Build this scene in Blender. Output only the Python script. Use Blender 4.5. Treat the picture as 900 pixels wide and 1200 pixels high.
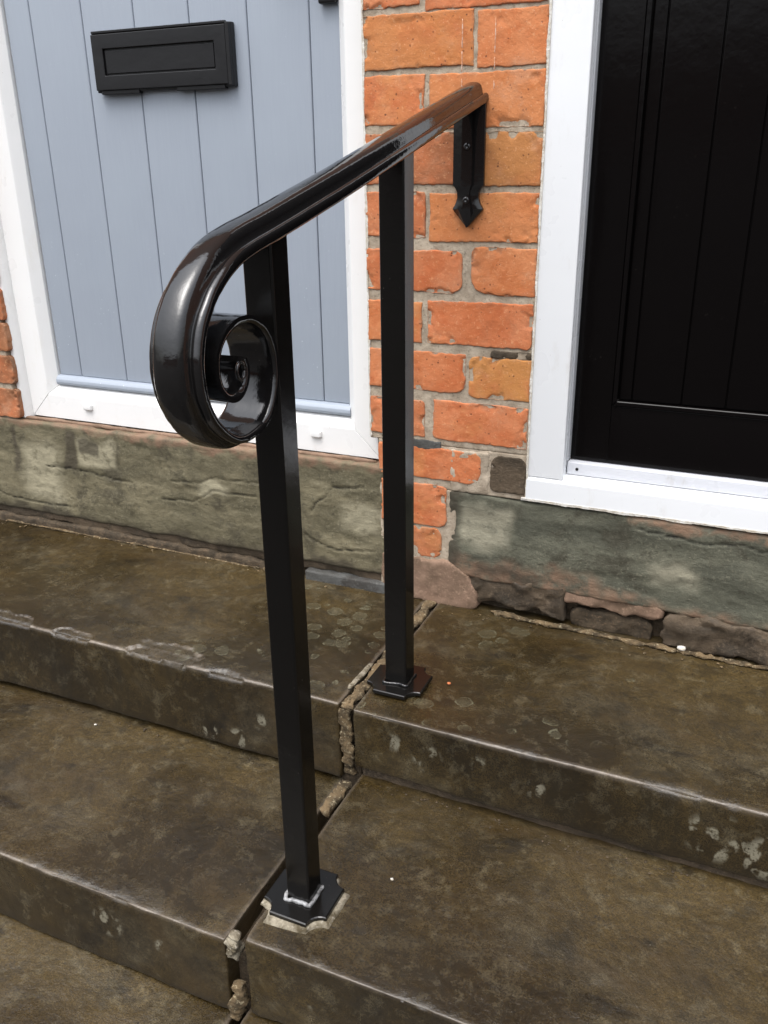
import bpy, math
import numpy as np
from mathutils import Matrix, Vector

# ------------------------------------------------------------------ scene, camera, sky, sun, exposure
S = bpy.context.scene
for o in list(bpy.data.objects): bpy.data.objects.remove(o)
C = S.collection
S.view_settings.view_transform = 'Standard'
S.view_settings.look = 'None'
S.view_settings.gamma = 1
S.view_settings.exposure = -0.22
cam = bpy.data.cameras.new('camera'); co = bpy.data.objects.new('camera', cam); C.objects.link(co)
R = ((0.91408903, 0.40530947, -0.01286395), (0.14065584, -0.3466532, -0.92738746), (-0.38033825, 0.84590531, -0.37388103))
M = Matrix(((R[0][0], -R[1][0], -R[2][0]), (R[0][1], -R[1][1], -R[2][1]), (R[0][2], -R[1][2], -R[2][2]))).to_4x4()
M.translation = Vector((0.5, -1.5, 1.128))
co.matrix_world = M
cam.sensor_fit = 'HORIZONTAL'; cam.sensor_width = 36; cam.lens = 1017.33 / 900 * 36
cam.clip_start = 0.02; cam.clip_end = 2000
S.camera = co

w = bpy.data.worlds.new("World"); S.world = w; w.use_nodes = True
nt = w.node_tree; nt.nodes.clear()
SUN_EL, SUN_AZ = math.radians(68), math.radians(190)      # azimuth clockwise from +y
sky = nt.nodes.new('ShaderNodeTexSky'); sky.sky_type = 'NISHITA'; sky.sun_disc = False
sky.sun_elevation = SUN_EL; sky.sun_rotation = SUN_AZ
sky.air_density = 1.0; sky.dust_density = 3.0; sky.ozone_density = 1.0
hs = nt.nodes.new('ShaderNodeHueSaturation'); hs.inputs['Saturation'].default_value = 0.25; hs.inputs['Value'].default_value = 1.7
bg = nt.nodes.new('ShaderNodeBackground'); bg.inputs['Strength'].default_value = 0.145
wo = nt.nodes.new('ShaderNodeOutputWorld')
# overcast distribution: an even cloud layer is about three times as bright overhead as at the horizon
tcw = nt.nodes.new('ShaderNodeTexCoord'); sxyz = nt.nodes.new('ShaderNodeSeparateXYZ'); nt.links.new(tcw.outputs['Generated'], sxyz.inputs[0])
mrw = nt.nodes.new('ShaderNodeMapRange'); mrw.inputs['From Min'].default_value = 0; mrw.inputs['From Max'].default_value = 1; mrw.inputs['To Min'].default_value = .55; mrw.inputs['To Max'].default_value = 3.1
nt.links.new(sxyz.outputs[2], mrw.inputs[0])
vmw = nt.nodes.new('ShaderNodeVectorMath'); vmw.operation = 'SCALE'; nt.links.new(hs.outputs[0], vmw.inputs[0]); nt.links.new(mrw.outputs[0], vmw.inputs['Scale'])
nt.links.new(sky.outputs[0], hs.inputs['Color']); nt.links.new(vmw.outputs[0], bg.inputs[0]); nt.links.new(bg.outputs[0], wo.inputs[0])
sl = bpy.data.lights.new('sun', 'SUN'); sl.energy = 0.50; sl.angle = math.radians(38); sl.color = (1, 0.975, 0.94)
so = bpy.data.objects.new('sun', sl); C.objects.link(so)
d = Vector((math.sin(SUN_AZ) * math.cos(SUN_EL), math.cos(SUN_AZ) * math.cos(SUN_EL), math.sin(SUN_EL)))
so.rotation_euler = d.to_track_quat('Z', 'Y').to_euler(); so.location = (0, -3, 5)

# ------------------------------------------------------------------ noise
def _h(i, j, k, s):
    n = (i * 374761393 + j * 668265263 + k * 2147483647 + s * 974634777) & 0xFFFFFFFF
    n = ((n ^ (n >> 13)) * 1274126177) & 0xFFFFFFFF
    n = ((n ^ (n >> 16)) * 2246822519) & 0xFFFFFFFF
    return ((n ^ (n >> 15)) & 0xFFFF) / 32767.5 - 1
def vn(P, sc=1.0, s=0):
    P = np.asarray(P, float) * sc
    f = np.floor(P); t = P - f; t = t * t * (3 - 2 * t)
    i = f.astype(np.int64)
    r = 0
    for a in (0, 1):
        for b in (0, 1):
            for c in (0, 1):
                wgt = (t[:, 0] if a else 1 - t[:, 0]) * (t[:, 1] if b else 1 - t[:, 1]) * (t[:, 2] if c else 1 - t[:, 2])
                r = r + wgt * _h(i[:, 0] + a, i[:, 1] + b, i[:, 2] + c, s)
    return r
def fbm(P, sc, o=4, s=0):
    r = 0; a = 1.0; n = 0
    for q in range(o):
        r = r + a * vn(P, sc, s + q * 17); n += a; a *= .5; sc *= 2.03
    return r / n
def sstep(a, b, x):
    t = np.clip((x - a) / (b - a), 0, 1); return t * t * (3 - 2 * t)
def segd(P2, pts):
    d = np.full(len(P2), 9.0)
    for (a, b) in zip(pts[:-1], pts[1:]):
        a = np.array(a); b = np.array(b); v = b - a
        t = np.clip(((P2 - a) @ v) / (v @ v), 0, 1)
        d = np.minimum(d, np.linalg.norm(P2 - a - t[:, None] * v, axis=1))
    return d

# ------------------------------------------------------------------ node helper
class G:
    def __init__(s, name):
        s.m = bpy.data.materials.new(name); s.m.use_nodes = True
        s.t = s.m.node_tree; s.t.nodes.clear()
        s.out = s.t.nodes.new('ShaderNodeOutputMaterial'); s.b = s.t.nodes.new('ShaderNodeBsdfPrincipled')
        s.t.links.new(s.b.outputs[0], s.out.inputs[0])
        s.tc = s.t.nodes.new('ShaderNodeTexCoord').outputs['Object']
    def n(s, typ, **k):
        x = s.t.nodes.new('ShaderNode' + typ)
        for a, v in k.items(): setattr(x, a, v)
        return x
    def put(s, sock, v):
        if isinstance(v, bpy.types.NodeSocket): s.t.links.new(v, sock)
        else:
            if sock.type == 'RGBA' and isinstance(v, (int, float)): v = (v, v, v)
            if sock.type == 'RGBA' and len(v) == 3: v = (*v, 1)
            sock.default_value = v
    def scale(s, v, co=None):
        x = s.n('Mapping'); s.put(x.inputs['Vector'], co or s.tc); x.inputs['Scale'].default_value = v; return x.outputs[0]
    def noise(s, sc, det=4, ro=.55, co=None, dist=0, col=False):
        x = s.n('TexNoise'); s.put(x.inputs['Vector'], co or s.tc)
        x.inputs['Scale'].default_value = sc; x.inputs['Detail'].default_value = det; x.inputs['Roughness'].default_value = ro; x.inputs['Distortion'].default_value = dist
        return x.outputs['Color' if col else 'Fac']
    def vor(s, sc, co=None, feature='F1', rand=1):
        x = s.n('TexVoronoi', feature=feature); s.put(x.inputs['Vector'], co or s.tc); x.inputs['Scale'].default_value = sc; x.inputs['Randomness'].default_value = rand
        return x
    def mth(s, op, a, b=0, c=0, clamp=False):
        x = s.n('Math', operation=op, use_clamp=clamp); s.put(x.inputs[0], a); s.put(x.inputs[1], b)
        s.put(x.inputs[2], c); return x.outputs[0]
    def ramp(s, v, a, b, lo=0., hi=1.):
        x = s.n('MapRange', interpolation_type='SMOOTHSTEP'); s.put(x.inputs['Value'], v)
        for k, q in zip(('From Min', 'From Max', 'To Min', 'To Max'), (a, b, lo, hi)): x.inputs[k].default_value = q
        return x.outputs[0]
    def mix(s, f, a, b, mode='MIX'):
        x = s.n('Mix', data_type='RGBA', blend_type=mode); s.put(x.inputs[0], f); s.put(x.inputs[6], a); s.put(x.inputs[7], b); return x.outputs[2]
    def attr(s, nm): x = s.n('Attribute', attribute_name=nm); return x.outputs['Fac']
    def warp(s, amt, sc):
        c = s.noise(sc, 3, .5, col=True)
        x = s.n('VectorMath', operation='MULTIPLY_ADD'); s.put(x.inputs[0], c); x.inputs[1].default_value = (amt,) * 3; s.put(x.inputs[2], s.tc); return x.outputs[0]
    def bump(s, h, st, dist, prev=None):
        x = s.n('Bump'); s.put(x.inputs['Height'], h); x.inputs['Strength'].default_value = st; x.inputs['Distance'].default_value = dist
        if prev: s.t.links.new(prev, x.inputs['Normal'])
        return x.outputs[0]
    def fin(s, col, rough, nrm=None, spec=.5, metal=0, coat=0):
        s.put(s.b.inputs['Base Color'], col); s.put(s.b.inputs['Roughness'], rough)
        if nrm: s.t.links.new(nrm, s.b.inputs['Normal'])
        s.put(s.b.inputs['Specular IOR Level'], spec); s.b.inputs['Metallic'].default_value = metal
        s.b.inputs['Coat Weight'].default_value = coat; s.b.inputs['Coat Roughness'].default_value = .04
        return s.m

# ------------------------------------------------------------------ materials
def m_stone(name='wet_sandstone', base=(.0215, .0146, .0056), warm=(.038, .0252, .0082), grey=(.045, .0355, .0205), dark=(.0080, .0057, .0028), rmin=.10, rmax=.40):
    g = G(name)
    wp = g.warp(.10, 3)
    c = g.mix(g.ramp(g.noise(3.1, 6, .6, wp), .40, .62), base, warm)
    c = g.mix(g.mth('MULTIPLY', g.ramp(g.noise(5.2, 7, .62, g.scale((1, 1.7, 1), wp), .3), .50, .68), .75), c, grey)
    c = g.mix(g.mth('MULTIPLY', g.ramp(g.noise(8, 7, .65, g.scale((1, 2.2, 1))), .54, .72), .85), c, dark)
    c = g.mix(g.mth('MULTIPLY', g.ramp(g.noise(31, 6, .7, wp), .5, .68), .35), c, (.10, .085, .055))
    fine = g.noise(420, 3, .7)
    c = g.mix(.55, c, g.mix(g.ramp(fine, .3, .7), (.15, .15, .15), (1.95, 1.9, 1.8)), 'MULTIPLY')
    c = g.mix(g.mth('MULTIPLY', g.ramp(g.noise(90, 4, .6), .62, .74), .5), c, dark)
    c = g.mix(.5, c, g.mix(g.ramp(g.noise(75, 7, .74, wp), .30, .70), (.45, .44, .42), (1.5, 1.5, 1.45)), 'MULTIPLY')
    c = g.mix(.8, c, g.mix(g.ramp(g.noise(1.9, 5, .55, wp, .6), .34, .66), (.62, .60, .58), (1.45, 1.45, 1.42)), 'MULTIPLY')
    # small pits and grit
    pv = g.vor(170, g.warp(.01, 120)); pits = g.mth('MULTIPLY', g.ramp(pv.outputs['Distance'], .24, .12), g.ramp(g.noise(23, 3), .48, .58)); c = g.mix(g.mth('MULTIPLY', pits, .75), c, (.008, .006, .004))
    c = g.mix(g.mth('MULTIPLY', g.ramp(g.noise(13, 6, .66, g.scale((1, 1, .22), wp)), .52, .70), .55), c, (.010, .008, .0045))
    # faint rust-brown bloom
    c = g.mix(g.mth('MULTIPLY', g.ramp(g.noise(4.3, 6, .6, wp, .8), .58, .72), .45), c, (.046, .029, .011))
    # pale flecks
    fv = g.vor(55, g.warp(.02, 60)); c = g.mix(g.mth('MULTIPLY', g.mth('MULTIPLY', g.ramp(fv.outputs['Distance'], .05, .02), g.ramp(g.noise(12, 2), .52, .6)), .8), c, (.13, .115, .08))
    # lichen rings (only where painted by attribute)
    lw = g.warp(.012, 50)
    v = g.vor(27, lw); rr = g.mth('MULTIPLY_ADD', v.outputs['Color'], .46, .06)
    dd = g.mth('ABSOLUTE', g.mth('SUBTRACT', v.outputs['Distance'], rr))
    ring = g.mth('MULTIPLY', g.ramp(dd, .055, .015), g.ramp(g.noise(90, 4, .7), .40, .60))
    ins = g.mth('MULTIPLY', g.ramp(g.mth('SUBTRACT', v.outputs['Distance'], rr), .02, -.03), .16)
    la = g.attr('lichen')
    c = g.mix(g.mth('MULTIPLY', la, g.mth('MAXIMUM', g.mth('MULTIPLY', ring, .62), ins), clamp=True), c, (.135, .13, .085))
    # pale crustose spots on risers
    v2 = g.vor(46, g.scale((1, 1, .55), g.warp(.035, 30))); sp = g.mth('MULTIPLY', g.ramp(v2.outputs['Distance'], .50, .36), g.ramp(g.noise(34, 4, .6), .40, .50))
    sp = g.mth('MULTIPLY', sp, g.ramp(g.noise(220, 3), .3, .5))
    c = g.mix(g.mth('MULTIPLY', g.attr('spots'), sp, clamp=True), c, (.165, .150, .108))
    # worn pale arris
    e = g.mth('MULTIPLY', g.attr('edge'), g.ramp(g.noise(45, 5, .7), .22, .50))
    c = g.mix(g.mth('MULTIPLY', e, .95, clamp=True), c, (.24, .20, .16))
    # fresh chipped stone
    c = g.mix(g.mth('MULTIPLY', g.attr('chip'), g.ramp(g.noise(90, 4, .7), .25, .7)), c, (.085, .073, .055))
    c = g.mix(g.attr('crack'), c, (.012, .009, .006))
    rf = g.ramp(g.noise(3.0, 6, .58, wp), .40, .60, rmin, rmax)
    rf = g.mth('ADD', rf, g.mth('MULTIPLY', fine, .12))
    n = g.bump(g.noise(14, 8, .66, wp), .6, .007)
    n = g.bump(g.noise(100, 7, .74), .5, .0018, n)
    n = g.bump(pits, -.6, .0012, n)
    n = g.bump(fine, .45, .0006, n)
    return g.fin(c, rf, n, .5)
MSTONE = m_stone()
MRISER = MSTONE

def m_sill(name, A, B, Cc, pale):
    g = G(name)
    wp = g.warp(.06, 6)
    st = g.scale((1, 1, 2.6), wp)
    c = g.mix(g.ramp(g.noise(6, 7, .62, st), .38, .60), A, B)
    c = g.mix(g.mth('MULTIPLY', g.ramp(g.noise(13, 7, .68, wp), .5, .66), .8), c, Cc)
    c = g.mix(g.mth('MULTIPLY', g.ramp(g.noise(160, 5, .75), .50, .72), g.ramp(g.noise(9, 4), .4, .65, .15, .6)), c, pale)
    c = g.mix(g.mth('MULTIPLY', g.ramp(g.noise(70, 5, .7), .55, .70), .6), c, (.035, .03, .02))
    c = g.mix(g.mth('MULTIPLY', g.attr('pale'), g.ramp(g.noise(40, 5), .22, .5)), c, pale)
    c = g.mix(g.mth('MULTIPLY', g.attr('brown'), g.ramp(g.noise(28, 5, .65), .30, .6)), c, (.20, .125, .08))
    c = g.mix(g.mth('MULTIPLY', g.attr('damp'), .75), c, (.045, .036, .024))
    c = g.mix(g.attr('crack'), c, (.012, .01, .007))
    n = g.bump(g.noise(11, 8, .68, st), .5, .008)
    n = g.bump(g.noise(75, 7, .72), .75, .003, n)
    n = g.bump(g.noise(350, 3, .7), .6, .001, n)
    return g.fin(c, g.ramp(g.noise(20, 3), .3, .7, .6, .9), n, .35)
MSILL_L = m_sill('weathered_buff_stone', (.158, .136, .082), (.098, .085, .050), (.054, .046, .028), (.29, .26, .175))
MSILL_R = m_sill('green_grey_stone', (.115, .113, .080), (.072, .072, .051), (.050, .045, .030), (.27, .25, .18))
MPACK = m_sill('brown_packing_stone', (.090, .064, .040), (.052, .038, .024), (.028, .021, .014), (.20, .15, .10))
MSLATE = m_sill('grey_slate_sliver', (.09, .09, .085), (.06, .058, .052), (.04, .035, .03), (.17, .17, .16))

def m_brick():
    g = G('orange_brick')
    oi = g.n('ObjectInfo'); sp = g.n('SeparateColor'); g.put(sp.inputs[0], oi.outputs['Color'])
    r3, b3 = sp.outputs[0], sp.outputs[1]
    off = g.n('VectorMath', operation='MULTIPLY_ADD'); g.put(off.inputs[0], oi.outputs['Random']); off.inputs[1].default_value = (7, 3, 5); g.put(off.inputs[2], g.tc)
    co = off.outputs[0]
    c = g.mix(g.ramp(g.noise(11, 6, .62, co, .4), .34, .66), (.49, .140, .050), (.57, .205, .090))
    c = g.mix(g.mth('MULTIPLY', g.ramp(g.noise(24, 6, .68, co, .3), .5, .68), .6), c, (.43, .095, .028))
    c = g.mix(g.mth('MULTIPLY', g.ramp(g.noise(7, 5, .6, co), .55, .7), .55), c, (.56, .25, .09))
    c = g.mix(g.mth('MULTIPLY', r3, g.ramp(g.noise(9, 5, .6, co), .30, .60)), c, (.22, .095, .045))
    c = g.mix(g.mth('MULTIPLY', b3, g.ramp(g.noise(11, 5, .6, co), .25, .55)), c, (.50, .22, .065))
    c = g.mix(g.mth('MULTIPLY', g.ramp(g.noise(130, 4, .7, co), .56, .70), .45), c, (.70, .36, .18))
    e = g.mth('MULTIPLY', g.attr('edge'), g.ramp(g.noise(60, 5, .7), .42, .62))
    c = g.mix(g.mth('MULTIPLY', e, .65), c, (.22, .15, .10))
    pit = g.vor(95, g.warp(.006, 200)); pm = g.mth('MULTIPLY', g.ramp(pit.outputs['Distance'], .20, .10), g.ramp(g.noise(45, 2), .50, .56))
    c = g.mix(g.mth('MULTIPLY', pm, .85), c, (.10, .035, .02))
    fleck = g.vor(140, co); c = g.mix(g.mth('MULTIPLY', g.ramp(fleck.outputs['Distance'], .14, .08), .30), c, (.75, .5, .35))
    c = g.mix(g.mth('MULTIPLY', g.ramp(g.noise(13, 7, .72), .52, .70), .45), c, (.47, .25, .15))
    c = g.mix(g.mth('MULTIPLY', g.ramp(g.noise(9, 7, .7, g.scale((1, 1, .5))), .56, .72), .4), c, (.25, .10, .055))
    n = g.bump(g.noise(30, 9, .70, co), .55, .0038)
    n = g.bump(g.noise(190, 6, .75), .7, .0014, n)
    n = g.bump(pm, -.9, .0016, n)
    return g.fin(c, .82, n, .25)
MBRICK = m_brick()

def m_plain(name, col, col2, rough=.85, sc=30, b=.003, spec=.3, sp=(.2, .2, .2), sa=0.):
    g = G(name)
    c = g.mix(g.ramp(g.noise(sc, 6, .65), .35, .65), col, col2)
    c = g.mix(g.mth('MULTIPLY', g.ramp(g.noise(170, 4, .7), .55, .66), sa), c, sp)
    n = g.bump(g.noise(sc * 1.6, 8, .7), .8, b); n = g.bump(g.noise(300, 4, .7), .7, .0012, n)
    return g.fin(c, rough, n, spec)
MMORT = m_plain('grey_lime_mortar', (.30, .240, .175), (.45, .375, .285), sp=(.14, .115, .08), sa=.6)
MTAN = m_plain('tan_joint_mortar', (.17, .118, .062), (.045, .032, .017), sc=38, b=.007, sp=(.36, .30, .19), sa=.75)
MBED = m_plain('pale_bedding_mortar', (.29, .255, .19), (.075, .058, .032), sc=48, b=.005, sp=(.42, .38, .31), sa=.6)
MPINK = m_plain('pink_cement_render', (.25, .160, .110), (.13, .085, .055), sc=14, b=.002, sp=(.42, .28, .19), sa=.4)
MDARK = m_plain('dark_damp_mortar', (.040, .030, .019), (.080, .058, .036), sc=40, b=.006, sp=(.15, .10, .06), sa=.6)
MSEAL = m_plain('white_flaking_sealant', (.68, .66, .61), (.50, .45, .37), sc=80, b=.002, sp=(.42, .33, .22), sa=.7)

def m_upvc(name, col, stain=(.60, .55, .45), amt=.25):
    g = G(name)
    c = g.mix(g.mth('MULTIPLY', g.ramp(g.noise(18, 6, .7, g.scale((1, 1, .35))), .54, .74), amt), col, stain)
    sp = g.vor(70, g.warp(.01, 90)); m = g.mth('MULTIPLY', g.ramp(sp.outputs['Distance'], .07, .03), g.ramp(g.noise(9, 2), .55, .62))
    c = g.mix(g.mth('MULTIPLY', m, .6), c, (.28, .22, .15))
    n = g.bump(g.noise(35, 4), .15, .002); n = g.bump(g.noise(300, 3), .15, .0004, n)
    return g.fin(c, g.ramp(g.noise(12, 3), .3, .7, .25, .42), n, .5)
MUPVC = m_upvc('white_upvc', (.77, .765, .75)); MUPVC2 = m_upvc('white_painted_frame', (.76, .77, .78), (.50, .46, .40), .35)
MALU = m_upvc('pale_metal_threshold', (.56, .57, .60), (.35, .32, .27), .5)

def m_grey_door():
    g = G('blue_grey_woodgrain')
    gr = g.noise(60, 6, .6, g.scale((6, 1, .28), g.warp(.02, 4)), .5)
    c = g.mix(g.ramp(gr, .3, .7), (.298, .333, .385), (.311, .346, .398))
    c = g.mix(g.mth('MULTIPLY', g.ramp(g.noise(5, 4), .4, .7), .3), c, (.315, .358, .405))
    # paint dust specks, denser low down
    sz = g.n('SeparateXYZ'); g.put(sz.inputs[0], g.tc)
    low = g.ramp(sz.outputs[2], .45, .02, .12, 1)
    v = g.vor(75, g.warp(.012, 80)); sp = g.mth('MULTIPLY', g.ramp(v.outputs['Distance'], .13, .07), g.ramp(g.noise(15, 3), .52, .60))
    c = g.mix(g.mth('MULTIPLY', g.mth('MULTIPLY', sp, low), .8), c, (.62, .66, .68))
    n = g.bump(gr, .16, .0010); n = g.bump(g.noise(5, 3), .10, .01, n)
    return g.fin(c, g.ramp(g.noise(10, 4), .3, .7, .34, .50), n, .45)
MGREY = m_grey_door()

def m_black(name, rough, peel, base=(.0065, .006, .006), spec=.5, dust=.3, lump=.0):
    g = G(name)
    v = g.vor(120, g.warp(.01, 90)); sp = g.mth('MULTIPLY', g.ramp(v.outputs['Distance'], .075, .03), g.ramp(g.noise(14, 3), .55, .62))
    c = g.mix(g.mth('MULTIPLY', sp, dust), base, (.20, .18, .15))
    n = g.bump(g.noise(120, 3, .5), peel, .0006)
    n = g.bump(g.noise(28, 3, .5), peel, .003, n)
    if lump: n = g.bump(g.noise(60, 5, .65, g.scale((1, .45, 1))), lump, .004, n)
    return g.fin(c, rough, n, spec)
MBLK = m_black('gloss_black_paint', .08, .12, spec=.65)
MBLKS = m_black('gloss_black_scroll_paint', .06, .14, spec=.7, lump=.10)
MPOST = m_black('satin_black_post_paint', .20, .2, (.0045, .004, .0035), .38, dust=.6)
MDOOR = m_black('black_gloss_door', .16, .15, (.0030, .0024, .0024), .16, .45)
MLET = m_black('black_letter_plate', .38, .2, (.008, .0078, .0085), .35, .2)
MWELD = m_plain('grey_weld_bead', (.36, .36, .36), (.01, .01, .01), .35, 75, .002, .5)
MREVEAL_SHADE = m_upvc('shaded_reveal_grey', (.42, .43, .45)); g = G('chalk_white'); MCHALK = g.fin(g.mix(g.ramp(g.noise(240, 3), .42, .58), (.58, .28, .15), (.68, .52, .42)), .9)
g = G('asphalt'); MASPH = g.fin(g.mix(g.ramp(g.noise(2, 6, .7), .4, .6), (.030, .028, .026), (.042, .039, .036)), .85, g.bump(g.noise(90, 6, .7), .6, .01), .1)
g = G('terrace_brickwork')
bt = g.n('TexBrick'); g.put(bt.inputs['Vector'], g.scale((1, 1, 1))); bt.inputs['Scale'].default_value = 4.4
mp = g.n('Mapping'); g.put(mp.inputs['Vector'], g.tc); mp.inputs['Rotation'].default_value = (math.pi / 2, 0, 0); g.t.links.new(mp.outputs[0], bt.inputs['Vector'])
bt.inputs['Color1'].default_value = (.22, .085, .045, 1); bt.inputs['Color2'].default_value = (.16, .065, .038, 1); bt.inputs['Mortar'].default_value = (.18, .15, .12, 1)
MTERR = g.fin(bt.outputs['Color'], .85)
g = G('roof_slate'); MROOF = g.fin(g.mix(g.ramp(g.noise(3, 5), .4, .6), (.05, .05, .055), (.08, .08, .085)), .6)
g = G('window_glass'); MGLASS = g.fin((.02, .022, .025), .05)

# ------------------------------------------------------------------ object helpers
def tag(o, label=None, cat=None, group=None, kind=None):
    if label: o['label'] = label
    if cat: o['category'] = cat
    if group: o['group'] = group
    if kind: o['kind'] = kind
    return o
def thing(name, loc, label, cat, group=None):
    o = bpy.data.objects.new(name, None); C.objects.link(o); o.location = loc; o.empty_display_size = .05
    tag(o, label, cat, group); return o
WORLD = {}
def link(name, V, F, mat, parent=None, origin=None, smooth=True, attrs=None, angle=None):
    """V in world metres. The mesh is stored relative to its root thing (or to origin)."""
    if parent is not None:
        org = WORLD.get(parent.name) if parent.name in WORLD else tuple(parent.location)
    else: org = origin or (0, 0, 0)
    V = np.asarray(V, float) - np.array(org)
    me = bpy.data.meshes.new(name); me.from_pydata(V.tolist(), [], F if isinstance(F, list) else F.tolist())
    me.materials.append(mat)
    if attrs:
        for k, a in attrs.items():
            at = me.attributes.new(k, 'FLOAT', 'POINT'); at.data.foreach_set('value', np.asarray(a, np.float32))
    if smooth: me.polygons.foreach_set('use_smooth', [True] * len(me.polygons))
    me.update()
    o = bpy.data.objects.new(name, me); C.objects.link(o)
    if parent is not None: o.parent = parent
    else: o.location = org
    WORLD[o.name] = org
    if smooth and angle:
        try: me.set_sharp_from_angle(angle=math.radians(angle))
        except Exception: pass
    return o

def axis(lo, hi, r, res, fine=None):
    pts = [lo, lo + .3 * r, lo + .65 * r, lo + r, hi - r, hi - .65 * r, hi - .3 * r, hi]
    a, b = lo + r, hi - r
    if fine:
        f0, f1 = max(a, fine[0]), min(b, fine[1])
        if f0 > a: pts += list(np.linspace(a, f0, max(2, int((f0 - a) / .04))))
        if f1 < b: pts += list(np.linspace(f1, b, max(2, int((b - f1) / .04))))
        a, b = f0, f1
    if b > a: pts += list(np.linspace(a, b, max(2, int((b - a) / res) + 1)))
    return np.unique(np.round(pts, 6))
def rbox(lo, hi, r, res, disp=None, fx=None, skip=(), corners=None, rz=None):
    """rounded box surface as a fine grid; disp(P,N,U)->new P.  returns V,F,N"""
    lo = np.array(lo, float); hi = np.array(hi, float)
    rs = res if isinstance(res, tuple) else (res,) * 3
    A = [axis(lo[k], hi[k], r, rs[k], fx if k == 0 else None) for k in range(3)]
    Vs = []; Fs = []; n = 0
    for ax in range(3):
        u, v = [q for q in range(3) if q != ax]
        for side in (0, 1):
            if (ax, side) in skip: continue
            U, W_ = np.meshgrid(A[u], A[v], indexing='ij')
            P = np.zeros(U.shape + (3,)); P[..., u] = U; P[..., v] = W_; P[..., ax] = (lo, hi)[side][ax]
            nu, nv = U.shape; idx = np.arange(nu * nv).reshape(nu, nv) + n
            q = np.stack([idx[:-1, :-1], idx[1:, :-1], idx[1:, 1:], idx[:-1, 1:]], -1).reshape(-1, 4)
            flip = (side == 0) ^ (ax == 1)
            if flip: q = q[:, ::-1]
            Vs.append(P.reshape(-1, 3)); Fs.append(q); n += nu * nv
    V = np.concatenate(Vs); F = np.concatenate(Fs)
    K, inv = np.unique(np.round(V, 6), axis=0, return_inverse=True)
    inv = inv.reshape(-1); F = inv[F]; V = K
    inner = np.clip(V, lo + r, hi - r); D = V - inner
    L = np.linalg.norm(D, axis=1); L[L == 0] = 1
    N = D / L[:, None]
    P = inner + r * N
    if corners:      # (corner x sign, corner z sign) -> radius, rounds the outline in x/z
        for (sx, sz), rc in corners.items():
            cx = hi[0] - rc if sx > 0 else lo[0] + rc; cz = hi[2] - rc if sz > 0 else lo[2] + rc
            qx = (P[:, 0] - cx) * sx / rc; qz = (P[:, 2] - cz) * sz / rc
            m = (qx > 0) & (qz > 0)
            k = np.maximum(qx[m], qz[m]) / np.maximum(1e-6, np.hypot(qx[m], qz[m]))
            P[m, 0] = cx + sx * rc * qx[m] * k; P[m, 2] = cz + sz * rc * qz[m] * k
    if disp: P = disp(P, N, V)
    return P, F, N
def box(lo, hi, r=.0015, seg=1):
    """small clean bevelled box"""
    return rbox(lo, hi, r, 10.0)[:2]
def join(parts):
    Vs, Fs, n = [], [], 0
    for V, F in parts:
        V = np.asarray(V, float); Vs.append(V); Fs += [[i + n for i in f] for f in (F.tolist() if hasattr(F, 'tolist') else F)]; n += len(V)
    return np.concatenate(Vs), Fs
def prism(poly, y0, y1, bev=0):
    """polygon in (x,z) extruded along y from y0 (front) to y1, optional front bevel"""
    poly = [tuple(p) for p in poly]
    area = sum(a[0] * b[1] - b[0] * a[1] for a, b in zip(poly, poly[1:] + poly[:1]))
    if area < 0: poly = poly[::-1]
    n = len(poly); V = []; F = []
    P = np.array(poly)
    rings = [(P, y1), (P, y0 + bev)]
    if bev:
        e1 = np.roll(P, -1, 0) - P; e0 = P - np.roll(P, 1, 0)
        n1 = np.stack([-e1[:, 1], e1[:, 0]], 1) / np.linalg.norm(e1, axis=1)[:, None]
        n0 = np.stack([-e0[:, 1], e0[:, 0]], 1) / np.linalg.norm(e0, axis=1)[:, None]
        b = n0 + n1; b /= np.maximum(.4, (b * n1).sum(1))[:, None]
        rings.append((P + b * bev, y0))
    for Q, y in rings: V += [(q[0], y, q[1]) for q in Q]
    for k in range(len(rings) - 1):
        for i in range(n):
            j = (i + 1) % n; F.append([k * n + i, k * n + j, (k + 1) * n + j, (k + 1) * n + i])
    F.append(list(range((len(rings) - 1) * n, len(rings) * n))); F.append(list(range(n))[::-1])
    return np.array(V), F
def catmull(pts, per=8):
    P = np.array(pts, float); P = np.vstack([2 * P[0] - P[1], P, 2 * P[-1] - P[-2]]); out = []
    for i in range(1, len(P) - 2):
        for t in np.arange(per) / per:
            a, b, c, d_ = P[i - 1], P[i], P[i + 1], P[i + 2]
            out.append(.5 * (2 * b + (c - a) * t + (2 * a - 5 * b + 4 * c - d_) * t * t + (3 * b - a - 3 * c + d_) * t ** 3))
    out.append(P[-2]); return np.array(out)
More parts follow.
